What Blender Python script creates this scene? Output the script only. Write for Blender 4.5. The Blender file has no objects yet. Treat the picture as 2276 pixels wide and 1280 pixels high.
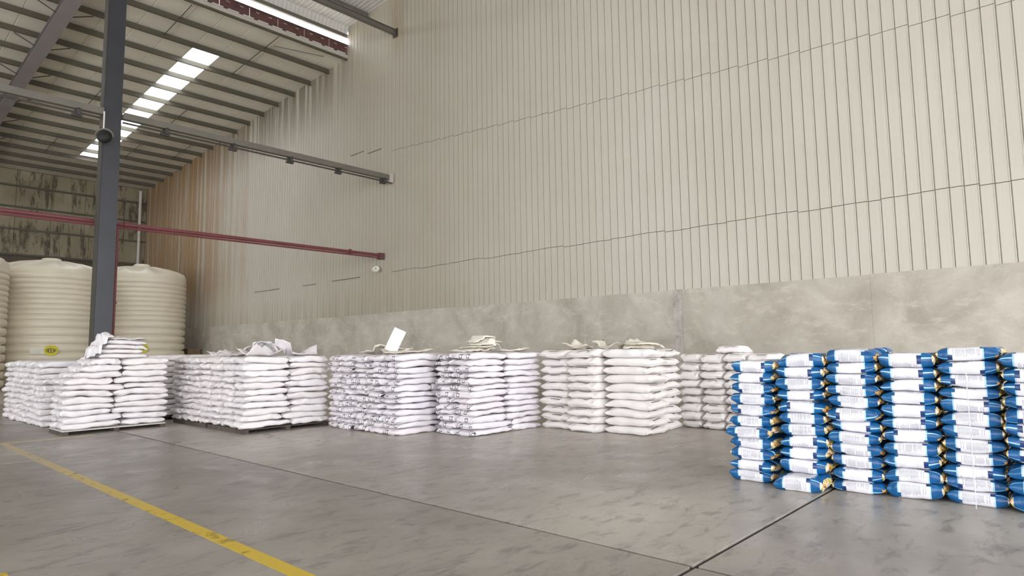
import bpy, bmesh, math, random
from mathutils import Vector, Matrix, noise
PI = math.pi
rnd = random.Random(7)
scene = bpy.context.scene
col = scene.collection

# ------------------------------------------------------------------ camera
EYE = 1.5
F_PX, YAW, PITCH, ROLL = 1418.0, math.radians(47.65), math.radians(5.456), math.radians(-0.789)
fw = Vector((math.sin(YAW)*math.cos(PITCH), math.cos(YAW)*math.cos(PITCH), math.sin(PITCH)))
rt = Vector((math.cos(YAW), -math.sin(YAW), 0)); up = rt.cross(fw)
r2 = math.cos(ROLL)*rt + math.sin(ROLL)*up
u2 = math.cos(ROLL)*up - math.sin(ROLL)*rt
cam = bpy.data.cameras.new('camera'); cam.sensor_width = 36.0; cam.lens = F_PX/2276*36
cam.clip_end = 400; cam.clip_start = 0.05
co = bpy.data.objects.new('camera', cam); col.objects.link(co)
M = Matrix((r2, u2, -fw)).transposed().to_4x4(); M.translation = Vector((0, 0, EYE)); co.matrix_world = M
scene.camera = co

# ------------------------------------------------------------------ sky, daylight, exposure
world = bpy.data.worlds.new('world'); scene.world = world; world.use_nodes = True
bg = world.node_tree.nodes['Background']
bg.inputs[0].default_value = (0.93, 0.96, 1.0, 1); bg.inputs[1].default_value = 6.0
def portal(name, loc, rot, sx, sy):
    l = bpy.data.lights.new(name, 'AREA'); l.shape = 'RECTANGLE'; l.size = sx; l.size_y = sy
    l.cycles.is_portal = True
    o = bpy.data.objects.new(name, l); o.location = loc; o.rotation_euler = rot; col.objects.link(o)
portal('front_opening_portal', (-3, -14.0, 5.0), (PI/2, 0, 0), 38, 10)
portal('added_side_opening_portal', (-22.1, 9.0, 3.25), (PI/2, 0, -PI/2), 46, 6.5)  # side opening is unseen, added to give more light from the left
portal('ridge_gap_portal', (-3, 24.75, 15.8), (-PI/2, 0, 0), 38, 0.4)
vs = scene.view_settings
vs.view_transform = 'Standard'; vs.look = 'None'; vs.gamma = 1.0; vs.use_curve_mapping = False
vs.exposure = 0.31
scene.cycles.max_bounces = 8; scene.cycles.diffuse_bounces = 6
scene.cycles.sample_clamp_indirect = 8.0
scene.cycles.use_denoising = True

# ------------------------------------------------------------------ material helpers
class NT:
    """small expression helper over a material's node tree"""
    def __init__(s, name):
        s.m = bpy.data.materials.new(name); s.m.use_nodes = True; s.t = s.m.node_tree
        s.b = s.t.nodes['Principled BSDF']; s.out = s.t.nodes['Material Output']
    def n(s, t): return s.t.nodes.new(t)
    def put(s, sock, v):
        if v is None: return
        if isinstance(v, bpy.types.NodeSocket): s.t.links.new(v, sock)
        elif isinstance(v, (tuple, list)) and len(v) == 3 and sock.type == 'RGBA': sock.default_value = (*v, 1)
        else: sock.default_value = v
    def ma(s, op, a, b=None, c=None):
        n = s.n('ShaderNodeMath'); n.operation = op; s.put(n.inputs[0], a); s.put(n.inputs[1], b); s.put(n.inputs[2], c); return n.outputs[0]
    def mix(s, f, a, b, mode='MIX'):
        n = s.n('ShaderNodeMix'); n.data_type = 'RGBA'; n.blend_type = mode
        s.put(n.inputs[0], f); s.put(n.inputs[6], a); s.put(n.inputs[7], b); return n.outputs[2]
    def ramp(s, v, lo, hi):
        n = s.n('ShaderNodeMapRange'); n.clamp = True; s.put(n.inputs[0], v); s.put(n.inputs[1], lo); s.put(n.inputs[2], hi); return n.outputs[0]
    def noise(s, vec, scale, detail=4, rough=0.55, dist=0.0):
        n = s.n('ShaderNodeTexNoise'); s.put(n.inputs['Vector'], vec); n.inputs['Scale'].default_value = scale
        n.inputs['Detail'].default_value = detail; n.inputs['Roughness'].default_value = rough; n.inputs['Distortion'].default_value = dist
        return n.outputs['Fac']
    def pos(s): return s.n('ShaderNodeNewGeometry').outputs['Position']
    def obj(s): return s.n('ShaderNodeTexCoord').outputs['Object']
    def uv(s): return s.n('ShaderNodeTexCoord').outputs['UV']
    def rand(s): return s.n('ShaderNodeObjectInfo').outputs['Random']
    def xyz(s, v):
        n = s.n('ShaderNodeSeparateXYZ'); s.put(n.inputs[0], v); return n.outputs
    def scale(s, v, sc):
        n = s.n('ShaderNodeVectorMath'); n.operation = 'MULTIPLY'; s.put(n.inputs[0], v); n.inputs[1].default_value = sc; return n.outputs[0]
    def add(s, v, w):
        n = s.n('ShaderNodeVectorMath'); n.operation = 'ADD'; s.put(n.inputs[0], v); s.put(n.inputs[1], w); return n.outputs[0]
    def band(s, v, lo, hi):      # 1 inside lo..hi
        return s.ma('MULTIPLY', s.ma('GREATER_THAN', v, lo), s.ma('LESS_THAN', v, hi))
    def bump(s, h, strength=0.3, dist=0.02):
        n = s.n('ShaderNodeBump'); n.inputs['Strength'].default_value = strength; n.inputs['Distance'].default_value = dist
        s.put(n.inputs['Height'], h); s.t.links.new(n.outputs[0], s.b.inputs['Normal'])
    def fin(s, color=None, rough=0.6, metal=0.0, spec=None):
        s.put(s.b.inputs['Base Color'], color); s.put(s.b.inputs['Roughness'], rough); s.b.inputs['Metallic'].default_value = metal
        if spec is not None: s.b.inputs['Specular IOR Level'].default_value = spec
        return s.m

def plain(name, c, rough=0.6, metal=0.0, var=0.12, scale=3.0, spec=None):
    k = NT(name); v = k.noise(k.pos(), scale)
    dark = tuple(x*(1-var) for x in c); lite = tuple(min(1, x*(1+var)) for x in c)
    return k.fin(k.mix(k.ramp(v, 0.3, 0.7), dark, lite), rough, metal, spec)

def mat_cladding(name, base, rust=True):
    k = NT(name); p = k.pos(); x, y, z = k.xyz(p)
    streak = k.noise(k.scale(p, (1, 2.6, 0.07)), 1.0, 5, 0.7)
    fine = k.noise(k.scale(p, (1, 30.0, 0.25)), 1.0, 3, 0.6)
    blot = k.noise(p, 0.35, 4)
    c = k.mix(k.ramp(blot, 0.35, 0.7), base, tuple(b*q for b, q in zip(base, (0.93, 0.92, 0.90))))
    c = k.mix(k.ma('MULTIPLY', k.ramp(fine, 0.45, 0.75), 0.22), c, tuple(b*0.72 for b in base))
    if rust:
        # run-off below the roof edge: streaks get fewer further down
        top = k.ma('SUBTRACT', k.ma('ADD', 16.47, 0), k.ma('MULTIPLY', y, 0.0597))   # roof line height along the wall
        d = k.ma('SUBTRACT', top, z)
        near = k.ma('SUBTRACT', 1.0, k.ramp(d, -0.3, 3.0))
        near = k.ma('MULTIPLY', near, k.ramp(y, 22.0, 26.5))
        s1 = k.ma('MULTIPLY', near, k.ramp(streak, 0.40, 0.52))
        c = k.mix(k.ma('MULTIPLY', s1, 0.9), c, (0.11, 0.08, 0.05))
        # rust brown in the far corner
        cor = k.ma('MULTIPLY', k.ramp(y, 31.0, 42.0), k.ramp(z, 2.0, 5.5))
        s2 = k.ma('MULTIPLY', cor, k.ramp(k.ma('ADD', streak, k.ma('MULTIPLY', cor, 0.13)), 0.50, 0.62))
        c = k.mix(k.ma('MULTIPLY', s2, 0.9), c, (0.36, 0.205, 0.08))
        # rust below the upper beam end
        by = k.ma('SUBTRACT', 1.0, k.ramp(k.ma('ABSOLUTE', k.ma('SUBTRACT', y, 20.8)), 0.15, 0.8))
        s3 = k.ma('MULTIPLY', k.ma('MULTIPLY', by, k.ramp(z, 13.5, 14.8)), k.ramp(fine, 0.38, 0.6))
        c = k.mix(k.ma('MULTIPLY', s3, 0.8), c, (0.34, 0.19, 0.075))
        # green-brown damp just above the dado
        low = k.ma('MULTIPLY', k.ma('SUBTRACT', 1.0, k.ramp(z, 3.05, 4.3)), k.ramp(y, 14.0, 24.0))
        c = k.mix(k.ma('MULTIPLY', k.ma('MULTIPLY', low, k.ramp(streak, 0.38, 0.62)), 0.5), c, (0.25, 0.215, 0.12))
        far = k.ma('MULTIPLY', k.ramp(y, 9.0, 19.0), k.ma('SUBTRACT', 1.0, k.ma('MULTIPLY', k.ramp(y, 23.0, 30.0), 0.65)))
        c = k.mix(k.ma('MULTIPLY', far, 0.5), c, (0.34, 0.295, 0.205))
    k.bump(k.noise(k.scale(p, (1, 2.0, 0.6)), 1.5), 0.12, 0.02)
    return k.fin(c, 0.55, 0.0, 0.35)

def mat_concrete(name, base, dark, rough=0.85, scale=0.9):
    k = NT(name); p = k.pos()
    a = k.noise(p, scale, 6, 0.62, 0.6); b = k.noise(k.scale(p, (1, 1, 2.2)), scale*3.2, 6, 0.65); s = k.noise(p, 24, 3)
    c = k.mix(k.ramp(a, 0.36, 0.66), base, dark)
    c = k.mix(k.ma('MULTIPLY', k.ramp(b, 0.52, 0.72), 0.5), c, tuple(min(1, x*1.25) for x in base))
    c = k.mix(k.ma('MULTIPLY', k.ramp(s, 0.55, 0.8), 0.25), c, tuple(x*0.7 for x in dark))
    k.bump(k.ma('ADD', b, k.ma('MULTIPLY', s, 0.4)), 0.25, 0.02)
    return k.fin(c, rough, 0.0, 0.3)

def mat_floor(name='polished_concrete_floor', q=1.0):
    S = lambda c: tuple(x*q for x in c)
    k = NT(name); p = k.pos()
    a = k.noise(p, 0.22, 5, 0.55, 0.5); b = k.noise(p, 1.5, 7, 0.68, 0.7); s = k.noise(p, 9, 5, 0.6); t = k.noise(k.scale(p, (1, 2.4, 1)), 2.6, 6, 0.7, 0.5)
    c = k.mix(k.ramp(a, 0.42, 0.60), S((0.335, 0.298, 0.262)), S((0.475, 0.434, 0.38)))
    c = k.mix(k.ma('MULTIPLY', k.ramp(t, 0.52, 0.64), 0.6), c, S((0.18, 0.152, 0.142)))
    c = k.mix(k.ma('MULTIPLY', k.ramp(b, 0.56, 0.75), 0.40), c, S((0.56, 0.53, 0.49)))
    c = k.mix(k.ma('MULTIPLY', k.ramp(s, 0.58, 0.8), 0.3), c, (0.14, 0.12, 0.105))
    r = k.ma('ADD', 0.26, k.ma('MULTIPLY', k.ramp(b, 0.35, 0.7), 0.26))
    k.bump(k.ma('ADD', s, b), 0.05, 0.01)
    return k.fin(c, r, 0.0, 0.5)

def mat_sack(name, base, mark=None):
    k = NT(name); uv = k.uv(); u, v, _ = k.xyz(uv); o = k.obj()
    w = k.noise(k.scale(o, (1, 1, 1)), 9, 4); r = k.rand()
    c = k.mix(k.ma('MULTIPLY', k.ramp(r, 0, 1), 0.6), base, tuple(x*y for x, y in zip(base, (0.95, 0.92, 0.88))))
    c = k.mix(k.ma('MULTIPLY', k.ramp(w, 0.45, 0.75), 0.25), c, tuple(x*0.86 for x in base))
    if mark == 'square':
        # open square printed on the top and on the under side near both ends of the sack
        ue = k.ma('SUBTRACT', 0.5, k.ma('ABSOLUTE', k.ma('SUBTRACT', u, 0.5)))      # distance from the nearer end, in lengths
        ox, oy, oz = k.xyz(o)
        for q, (y0, ya, z0, za) in enumerate(((-0.17, 0.14, 0.040, 0.045), (0.03, 0.15, 0.035, 0.05))):
            f1 = k.ma('FRACT', k.ma('MULTIPLY', r, 37.0+54*q)); f2 = k.ma('FRACT', k.ma('MULTIPLY', r, 71.0+22*q))
            dy = k.ma('ABSOLUTE', k.ma('SUBTRACT', oy, k.ma('ADD', y0, k.ma('MULTIPLY', f1, ya))))
            dz = k.ma('ABSOLUTE', k.ma('SUBTRACT', oz, k.ma('ADD', z0, k.ma('MULTIPLY', f2, za))))
            fr = k.band(k.ma('MAXIMUM', dy, dz), 0.024, 0.036)
            on = k.ma('MULTIPLY', k.ma('LESS_THAN', ue, 0.09), k.ma('GREATER_THAN', f2, 0.1 if q == 0 else 0.55))
            c = k.mix(k.ma('MULTIPLY', fr, on), c, (0.05, 0.045, 0.06))
    if mark == 'dash':
        ue = k.ma('SUBTRACT', 0.5, k.ma('ABSOLUTE', k.ma('SUBTRACT', u, 0.5)))
        c = k.mix(k.ma('MULTIPLY', k.band(ue, 0.07, 0.09), k.band(v, 0.20, 0.27)), c, (0.04, 0.035, 0.04))
    k.bump(k.ma('ADD', k.noise(o, 30, 3), k.noise(o, 9, 3)), 0.22, 0.012)
    k.b.inputs['Subsurface Weight'].default_value = 0.0
    return k.fin(c, 0.5, 0.0, 0.4)

def mat_blue_sack():
    k = NT('blue_white_printed_film'); u, v, _ = k.xyz(k.uv()); r = k.rand(); o = k.obj()
    vv = k.ma('FRACT', k.ma('ADD', v, k.ma('MULTIPLY', r, 0.16)))
    white = (0.80, 0.78, 0.82); blue = (0.008, 0.115, 0.31); navy = (0.012, 0.045, 0.16); sky = (0.42, 0.66, 0.82)
    c = k.mix(k.band(u, 0.225, 0.775), blue, white)
    c = k.mix(k.band(u, 0.21, 0.238), c, sky); c = k.mix(k.band(u, 0.765, 0.79), c, sky)
    shade = k.noise(k.scale(o, (3, 8, 8)), 1.2, 3)
    c = k.mix(k.ma('MULTIPLY', k.ma('LESS_THAN', k.ma('ABSOLUTE', k.ma('SUBTRACT', u, 0.49)), 0.30), 0.0), c, white)
    end = k.ma('SUBTRACT', 1.0, k.band(u, 0.21, 0.79))
    c = k.mix(k.ma('MULTIPLY', end, k.ma('MULTIPLY', k.ramp(shade, 0.5, 0.7), 0.7)), c, navy)
    # lettering: rows of small dark strokes running along the sack
    row = k.ma('FRACT', k.ma('MULTIPLY', vv, 4.0))
    cell = k.ma('FLOOR', k.ma('MULTIPLY', u, 52.0))
    wn = k.n('ShaderNodeTexWhiteNoise'); wn.noise_dimensions = '2D'
    cv = k.n('ShaderNodeCombineXYZ'); k.put(cv.inputs[0], cell); k.put(cv.inputs[1], k.ma('FLOOR', k.ma('MULTIPLY', vv, 4.0))); k.t.links.new(cv.outputs[0], wn.inputs['Vector'])
    tall = k.ma('ADD', 0.07, k.ma('MULTIPLY', wn.outputs['Value'], 0.13))
    stroke = k.ma('MULTIPLY', k.ma('LESS_THAN', k.ma('ABSOLUTE', k.ma('SUBTRACT', row, 0.50)), tall), k.ma('LESS_THAN', k.ma('FRACT', k.ma('MULTIPLY', u, 52.0)), 0.52))
    stroke = k.ma('MULTIPLY', stroke, k.ma('GREATER_THAN', wn.outputs['Value'], 0.22))
    c = k.mix(k.ma('MULTIPLY', k.ma('MULTIPLY', stroke, k.band(u, 0.27, 0.71)), 0.55), c, (0.09, 0.10, 0.17))
    # navy blocks on the panel edges
    sq = k.band(k.ma('FRACT', k.ma('MULTIPLY', k.ma('ADD', vv, 0.06), 4.0)), 0.30, 0.62)
    c = k.mix(k.ma('MULTIPLY', sq, k.band(u, 0.71, 0.79)), c, navy)
    c = k.mix(k.ma('MULTIPLY', k.band(k.ma('FRACT', k.ma('MULTIPLY', vv, 4.0)), 0.62, 0.9), k.band(u, 0.21, 0.27)), c, (0.012, 0.10, 0.25))
    # thin pale line along the blue ends
    c = k.mix(k.ma('MULTIPLY', end, k.band(k.ma('FRACT', k.ma('MULTIPLY', vv, 4.0)), 0.16, 0.215)), c, (0.45, 0.72, 0.86))
    # food picture at the tips: cream, yellow and orange patches
    tip = k.ma('GREATER_THAN', k.ma('ABSOLUTE', k.ma('SUBTRACT', u, 0.5)), k.ma('ADD', 0.435, k.ma('MULTIPLY', k.noise(o, 6, 2), 0.05)))
    pat = k.noise(k.add(o, k.scale(r, (7, 5, 3)) if False else (1.7, 0.3, 0.9)), 10, 2)
    patch = k.mix(k.ramp(pat, 0.42, 0.5), (0.72, 0.34, 0.05), (0.78, 0.68, 0.50))
    patch = k.mix(k.ramp(pat, 0.56, 0.6), patch, (0.62, 0.50, 0.06))
    c = k.mix(k.ma('MULTIPLY', tip, k.ma('GREATER_THAN', k.noise(o, 4.5, 1), 0.47)), c, patch)
    k.bump(k.ma('ADD', k.noise(o, 26, 3), k.noise(o, 8, 3)), 0.3, 0.012)
    return k.fin(c, 0.28, 0.0, 0.5)

def mat_yellow():
    k = NT('worn_yellow_paint'); p = k.pos(); x, y, z = k.xyz(p)
    pal = k.ramp(y, 6.5, 11.5)
    c = k.mix(pal, (0.60, 0.42, 0.035), (0.50, 0.40, 0.24))
    n = k.noise(p, 5, 6, 0.7); n2 = k.noise(p, 0.9, 3)
    worn = k.ramp(k.ma('ADD', n, k.ma('MULTIPLY', n2, 0.5)), 0.84, 0.93)
    worn = k.ma('MULTIPLY', worn, 0.85)
    tr = k.n('ShaderNodeBsdfTransparent'); mx = k.n('ShaderNodeMixShader')
    k.fin(c, 0.5, 0, 0.4); k.put(mx.inputs[0], worn)
    k.t.links.new(k.b.outputs[0], mx.inputs[1]); k.t.links.new(tr.outputs[0], mx.inputs[2]); k.t.links.new(mx.outputs[0], k.out.inputs[0])
    return k.m

def mat_skylight():
    k = NT('milky_skylight_sheet')
    tl = k.n('ShaderNodeBsdfTranslucent'); tl.inputs[0].default_value = (0.92, 0.93, 0.95, 1)
    k.t.links.new(tl.outputs[0], k.out.inputs[0]); return k.m

def mat_backwall():
    k = NT('grimy_back_cladding'); p = k.pos(); x, y, z = k.xyz(p)
    st = k.noise(k.scale(p, (3.2, 1, 0.35)), 1.0, 5, 0.65, 0.2); bl = k.noise(p, 0.5, 3)
    rag = k.noise(k.scale(p, (2.0, 1, 0.9)), 1.0, 5, 0.7)
    c = k.mix(k.ramp(bl, 0.35, 0.65), (0.25, 0.21, 0.14), (0.34, 0.30, 0.21))
    c = k.mix(k.ma('MULTIPLY', k.ma('MULTIPLY', k.ramp(st, 0.50, 0.56), k.ramp(rag, 0.42, 0.55)), 0.85), c, (0.075, 0.06, 0.04))
    return k.fin(c, 0.7, 0, 0.3)

MT = {}
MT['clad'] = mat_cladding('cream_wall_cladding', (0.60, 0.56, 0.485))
MT['dado'] = mat_concrete('mottled_render', (0.56, 0.515, 0.445), (0.39, 0.35, 0.29), 0.85, 0.8)
MT['rough_mortar'] = mat_concrete('patched_mortar', (0.55, 0.50, 0.46), (0.33, 0.295, 0.27), 0.9, 2.5)
MT['floor'] = mat_floor()
MT['floor_old'] = mat_floor('older_darker_concrete_floor', 0.76)
MT['floor_mid'] = mat_floor('mid_grey_concrete_floor', 0.92)
MT['joint'] = plain('dark_joint_filler', (0.035, 0.032, 0.03), 0.9)
MT['roof'] = plain('cream_roof_sheet', (0.71, 0.665, 0.56), 0.6, 0, 0.05, 0.6)
MT['purlin'] = plain('olive_grey_purlin', (0.10, 0.088, 0.06), 0.6, 0, 0.12, 1.0)
MT['girder'] = plain('grey_painted_girder', (0.26, 0.235, 0.23), 0.5, 0, 0.08, 1.0)
MT['column'] = plain('slate_blue_column', (0.036, 0.037, 0.045), 0.42, 0, 0.12, 1.2)
MT['rod'] = plain('dark_steel_rod', (0.06, 0.053, 0.042), 0.6)
MT['white_sheet'] = plain('white_upper_sheet', (0.66, 0.64, 0.60), 0.6, 0, 0.05)
MT['brown'] = plain('red_brown_louvre', (0.115, 0.05, 0.045), 0.6, 0, 0.25, 4)
MT['flash'] = plain('pale_flashing', (0.50, 0.46, 0.40), 0.5, 0, 0.06)
MT['red'] = plain('red_oxide_paint', (0.175, 0.045, 0.05), 0.5, 0, 0.15, 1.5)
MT['tray'] = plain('galvanised_grey', (0.15, 0.138, 0.115), 0.5, 0.0, 0.1, 2)
MT['clamp'] = plain('dark_clamp', (0.05, 0.045, 0.04), 0.6)
MT['tank'] = plain('cream_polyethylene', (0.76, 0.69, 0.55), 0.42, 0, 0.05, 0.8)
MT['label_y'] = plain('yellow_label', (0.62, 0.55, 0.02), 0.5)
MT['label_w'] = plain('pale_label', (0.72, 0.68, 0.60), 0.5)
MT['label_d'] = plain('label_ink', (0.10, 0.09, 0.03), 0.6)
MT['back'] = mat_backwall()
MT['dark_wall'] = plain('dark_brown_plaster', (0.13, 0.10, 0.075), 0.85, 0, 0.3, 0.6)
MT['outer'] = plain('pale_outer_wall', (0.42, 0.39, 0.33), 0.7, 0, 0.06, 0.5)
MT['white_pipe'] = plain('white_pipe', (0.62, 0.58, 0.53), 0.4)
MT['lamp'] = plain('lamp_enamel', (0.66, 0.64, 0.56), 0.35)
MT['black'] = plain('black_housing', (0.010, 0.009, 0.007), 0.7)
MT['pallet_dark'] = plain('dark_pallet_wood', (0.075, 0.06, 0.048), 0.8, 0, 0.3, 5)
MT['pallet_pale'] = plain('pale_pallet_board', (0.56, 0.53, 0.50), 0.7, 0, 0.1, 5)
MT['wood'] = plain('brown_crate_wood', (0.20, 0.13, 0.07), 0.8, 0, 0.2, 5)
MT['sky_sheet'] = mat_skylight()
MT['yellow'] = mat_yellow()
MT['sack'] = mat_sack('white_woven_sack', (0.80, 0.765, 0.775))
MT['sack_sq'] = mat_sack('white_sack_square_print', (0.79, 0.755, 0.79), 'square')
MT['sack_da'] = mat_sack('cream_sack_dash_print', (0.82, 0.785, 0.775), 'dash')
MT['sack_top'] = mat_sack('cream_folded_sack', (0.82, 0.775, 0.68))
MT['blue'] = mat_blue_sack()
def mat_seam():
    k = NT('printed_end_flap'); o = k.obj(); n = k.noise(o, 13, 2); q = k.rand()
    c = k.mix(k.ramp(n, 0.40, 0.46), (0.62, 0.30, 0.05), (0.72, 0.62, 0.44)); c = k.mix(k.ramp(n, 0.54, 0.58), c, (0.66, 0.58, 0.55))
    c = k.mix(k.ma('MULTIPLY', k.ma('GREATER_THAN', q, 0.6), k.ramp(n, 0.46, 0.5)), c, (0.74, 0.56, 0.10))
    return k.fin(c, 0.4)
MT['seam'] = mat_seam()
MT['strap'] = plain('white_strap', (0.7, 0.7, 0.72), 0.4)

# ------------------------------------------------------------------ mesh / object helpers
def link(name, mesh, mat=None, parent=None, smooth=False):
    if mat is not None and not mesh.materials: mesh.materials.append(MT[mat])
    if smooth:
        mesh.polygons.foreach_set('use_smooth', [True]*len(mesh.polygons))
    o = bpy.data.objects.new(name, mesh); col.objects.link(o)
    if parent is not None: o.parent = parent
    return o
def bm_mesh(name, bm):
    bmesh.ops.recalc_face_normals(bm, faces=bm.faces)
    m = bpy.data.meshes.new(name); bm.to_mesh(m); bm.free(); return m
def box(bm, x0, x1, y0, y1, z0, z1):
    vs = [bm.verts.new((x, y, z)) for z in (z0, z1) for x, y in ((x0, y0), (x1, y0), (x1, y1), (x0, y1))]
    for f in ((0, 3, 2, 1), (4, 5, 6, 7), (0, 1, 5, 4), (1, 2, 6, 5), (2, 3, 7, 6), (3, 0, 4, 7)): bm.faces.new([vs[i] for i in f])
def prism(bm, prof, a, b):
    """profile points are 3-D at end a; the same shifted at end b"""
    n = len(prof); A = [bm.verts.new(Vector(p)+Vector(a)) for p in prof]; B = [bm.verts.new(Vector(p)+Vector(b)) for p in prof]
    for i in range(n): bm.faces.new((A[i], A[(i+1) % n], B[(i+1) % n], B[i]))
    bm.faces.new(A[::-1]); bm.faces.new(B)
def tube(bm, p, q, r, n=10):
    p = Vector(p); q = Vector(q); d = (q-p).normalized()
    a = d.orthogonal().normalized(); b = d.cross(a)
    A = [bm.verts.new(p+r*(a*math.cos(2*PI*i/n)+b*math.sin(2*PI*i/n))) for i in range(n)]
    B = [bm.verts.new(q+r*(a*math.cos(2*PI*i/n)+b*math.sin(2*PI*i/n))) for i in range(n)]
    for i in range(n): bm.faces.new((A[i], A[(i+1) % n], B[(i+1) % n], B[i]))
    bm.faces.new(A[::-1]); bm.faces.new(B)
def lathe(bm, prof, n=48, mod=None):
    rings = []
    for k, (r, z) in enumerate(prof):
        if r < 1e-6: rings.append([bm.verts.new((0, 0, z))]); continue
        ring = []
        for i in range(n):
            a = 2*PI*i/n; dr, dz = mod(k, a) if mod else (0, 0)
            ring.append(bm.verts.new(((r+dr)*math.cos(a), (r+dr)*math.sin(a), z+dz)))
        rings.append(ring)
    for A, B in zip(rings, rings[1:]):
        if len(A) == 1 and len(B) == 1: continue
        for i in range(n):
            j = (i+1) % n
            if len(A) == 1: bm.faces.new((A[0], B[i], B[j]))
            elif len(B) == 1: bm.faces.new((A[i], A[j], B[0]))
            else: bm.faces.new((A[i], A[j], B[j], B[i]))
def obox(name, mat, b, parent=None):
    bm = bmesh.new(); box(bm, *b); return link(name, bm_mesh(name, bm), mat, parent)
def otube(name, mat, p, q, r, parent=None, n=10):
    bm = bmesh.new(); tube(bm, p, q, r, n); return link(name, bm_mesh(name, bm), mat, parent)
def structure(o): o['kind'] = 'structure'; return o
def tag(o, label, cat, group=None):
    n = len(label.split()); assert 4 <= n <= 16, (n, label)
    o['label'] = label; o['category'] = cat
    if group: o['group'] = group
    return o
def empty(name, loc=(0, 0, 0)):
    o = bpy.data.objects.new(name, None); o.location = loc; o.empty_display_size = 0.2; col.objects.link(o); return o
def put(o, loc=None, rot=None, sc=None):
    if loc is not None: o.location = loc
    if rot is not None: o.rotation_euler = rot
    if sc is not None: o.scale = sc
    return o
ORD = ['zeroth', 'first', 'second', 'third', 'fourth', 'fifth', 'sixth', 'seventh', 'eighth', 'ninth', 'tenth', 'eleventh', 'twelfth', 'thirteenth', 'fourteenth']

# ------------------------------------------------------------------ dimensions of the hall
XW, YB, XL, YF = 15.9, 50.5, -22.0, -14.0
STEP = 24.6
def z_low(y): return 13.47 + (50.22-y)*0.0597
def z_up(y): return 16.45 + (24.0-y)*0.045
def z_roof(y): return z_low(y) if y > STEP else z_up(y)
MT_slope_low = -0.0597; MT_slope_up = -0.045

# ------------------------------------------------------------------ floor: slabs with recessed joints
floor = structure(obox('floor', 'joint', (XL, XW, YF-16, YB, -0.25, -0.018)))
xj = [XL, -13.7, -4.8, 4.17, 13.1, XW]; yj = [YF-16, -24, -16.5, -7.0, 2.15, 11.4, 20.6, 29.8, 39, YB]
g = 0.022
for a, b in zip(xj, xj[1:]):
    for c, d in zip(yj, yj[1:]):
        obox('slab', 'floor_old' if b < 4.2 else ('floor_mid' if d < 2.2 else 'floor'), (a+g, b-g, c+g, d-g, -0.018, 0.0), floor)

# ------------------------------------------------------------------ gable wall on the right: dado and cladding
wall = structure(obox('wall_right', 'outer', (XW+0.075, XW+0.3, YF, YB, 0, 13.4)))
DADO = 3.05
edges = [YF, -9.0, -1.2, 3.63, 8.20, 8.48, 13.0, 17.45, 21.8, 26.4, 31.0, 35.6, 40.0, 42.4, YB]
for a, b in zip(edges, edges[1:]):
    m = 'rough_mortar' if b-a < 0.5 else 'dado'
    o = obox('concrete_panel', m, (XW-0.06-(0.012 if m == 'dado' else 0), XW+0.075, a+0.0015, b-0.0015, 0, DADO + rnd.uniform(-0.012, 0.012)), wall)
PITCHW = 0.2555
def panel_profile():
    # flat pan, small bead and a recessed lap at its far edge (x points out of the room)
    return [(0.03, 0.0), (0.002, 0.002), (-0.006, 0.007), (-0.007, 0.016), (0.0, 0.026), (0.0, 0.232), (0.002, 0.236), (0.040, 0.238), (0.040, PITCHW+0.001)]
def panel_mesh():
    bm = bmesh.new(); pr = panel_profile()
    lo = [bm.verts.new((x, y, 0)) for x, y in pr]; hi = [bm.verts.new((x, y, 1)) for x, y in pr]
    lb = bm.verts.new((0.03, 0.0, 0)); hb = bm.verts.new((0.03, 0, 1))
    for i in range(len(pr)-1): bm.faces.new((lo[i], hi[i], hi[i+1], lo[i+1]))
    bl = [bm.verts.new((0.06, y, z)) for y, z in ((0, 0), (0, 1), (PITCHW, 1), (PITCHW, 0))]
    bm.faces.new(bl); bm.faces.new((lo[0], lb, hb, hi[0]))
    bm.faces.new([*lo, bl[3], bl[0]]); bm.faces.new([*hi[::-1], bl[1], bl[2]])
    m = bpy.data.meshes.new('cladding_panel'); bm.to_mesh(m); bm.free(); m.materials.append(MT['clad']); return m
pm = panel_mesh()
Y0 = 0.78 - 4*PITCHW; NCOL = 84
def seam2(y):
    s = 8.40 + 0.073*(math.floor((y-1)/0.77)*0.77)
    return s
for i in range(NCOL):
    y = Y0 + i*PITCHW
    s1 = 4.70 + 0.012*math.sin(i*0.9) + (0.03 if (i//7) % 2 else 0)
    s2_ = seam2(y); zt = z_up(y)
    for z0, z1, dx in ((DADO-0.02, s1-0.007, 0.006), (s1+0.007, s2_-0.006, 0.0), (s2_+0.006, zt+0.1, -0.004)):
        o = bpy.data.objects.new('cladding_panel', pm); col.objects.link(o); o.parent = wall
        o.location = (XW+dx, y, z0); o.scale = (1, 1, z1-z0)
# the rest of the cladding, too narrow in view to pick apart
def clad_strip(name, ya, yb, parent):
    pr = panel_profile(); V = []; Fc = []; n = int(round((yb-ya)/PITCHW))
    for i in range(n):
        y = ya + i*PITCHW
        zt = z_roof(y+0.12) + 0.1
        b = len(V)
        for x, yy in pr: V.append((XW+x, y+yy, DADO-0.02)); V.append((XW+x, y+yy, zt))
        for j in range(len(pr)-1):
            a = b+2*j; Fc.append((a, a+1, a+3, a+2))
    m = bpy.data.meshes.new(name); m.from_pydata(V, [], Fc); m.update()
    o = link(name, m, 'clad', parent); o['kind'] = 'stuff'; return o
yfar = Y0 + NCOL*PITCHW
clad_strip('ribbed_cladding', yfar, yfar + PITCHW*math.ceil((YB-yfar)/PITCHW), wall)
clad_strip('ribbed_cladding', Y0 - PITCHW*math.floor((Y0-YF)/PITCHW), Y0, wall)
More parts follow.
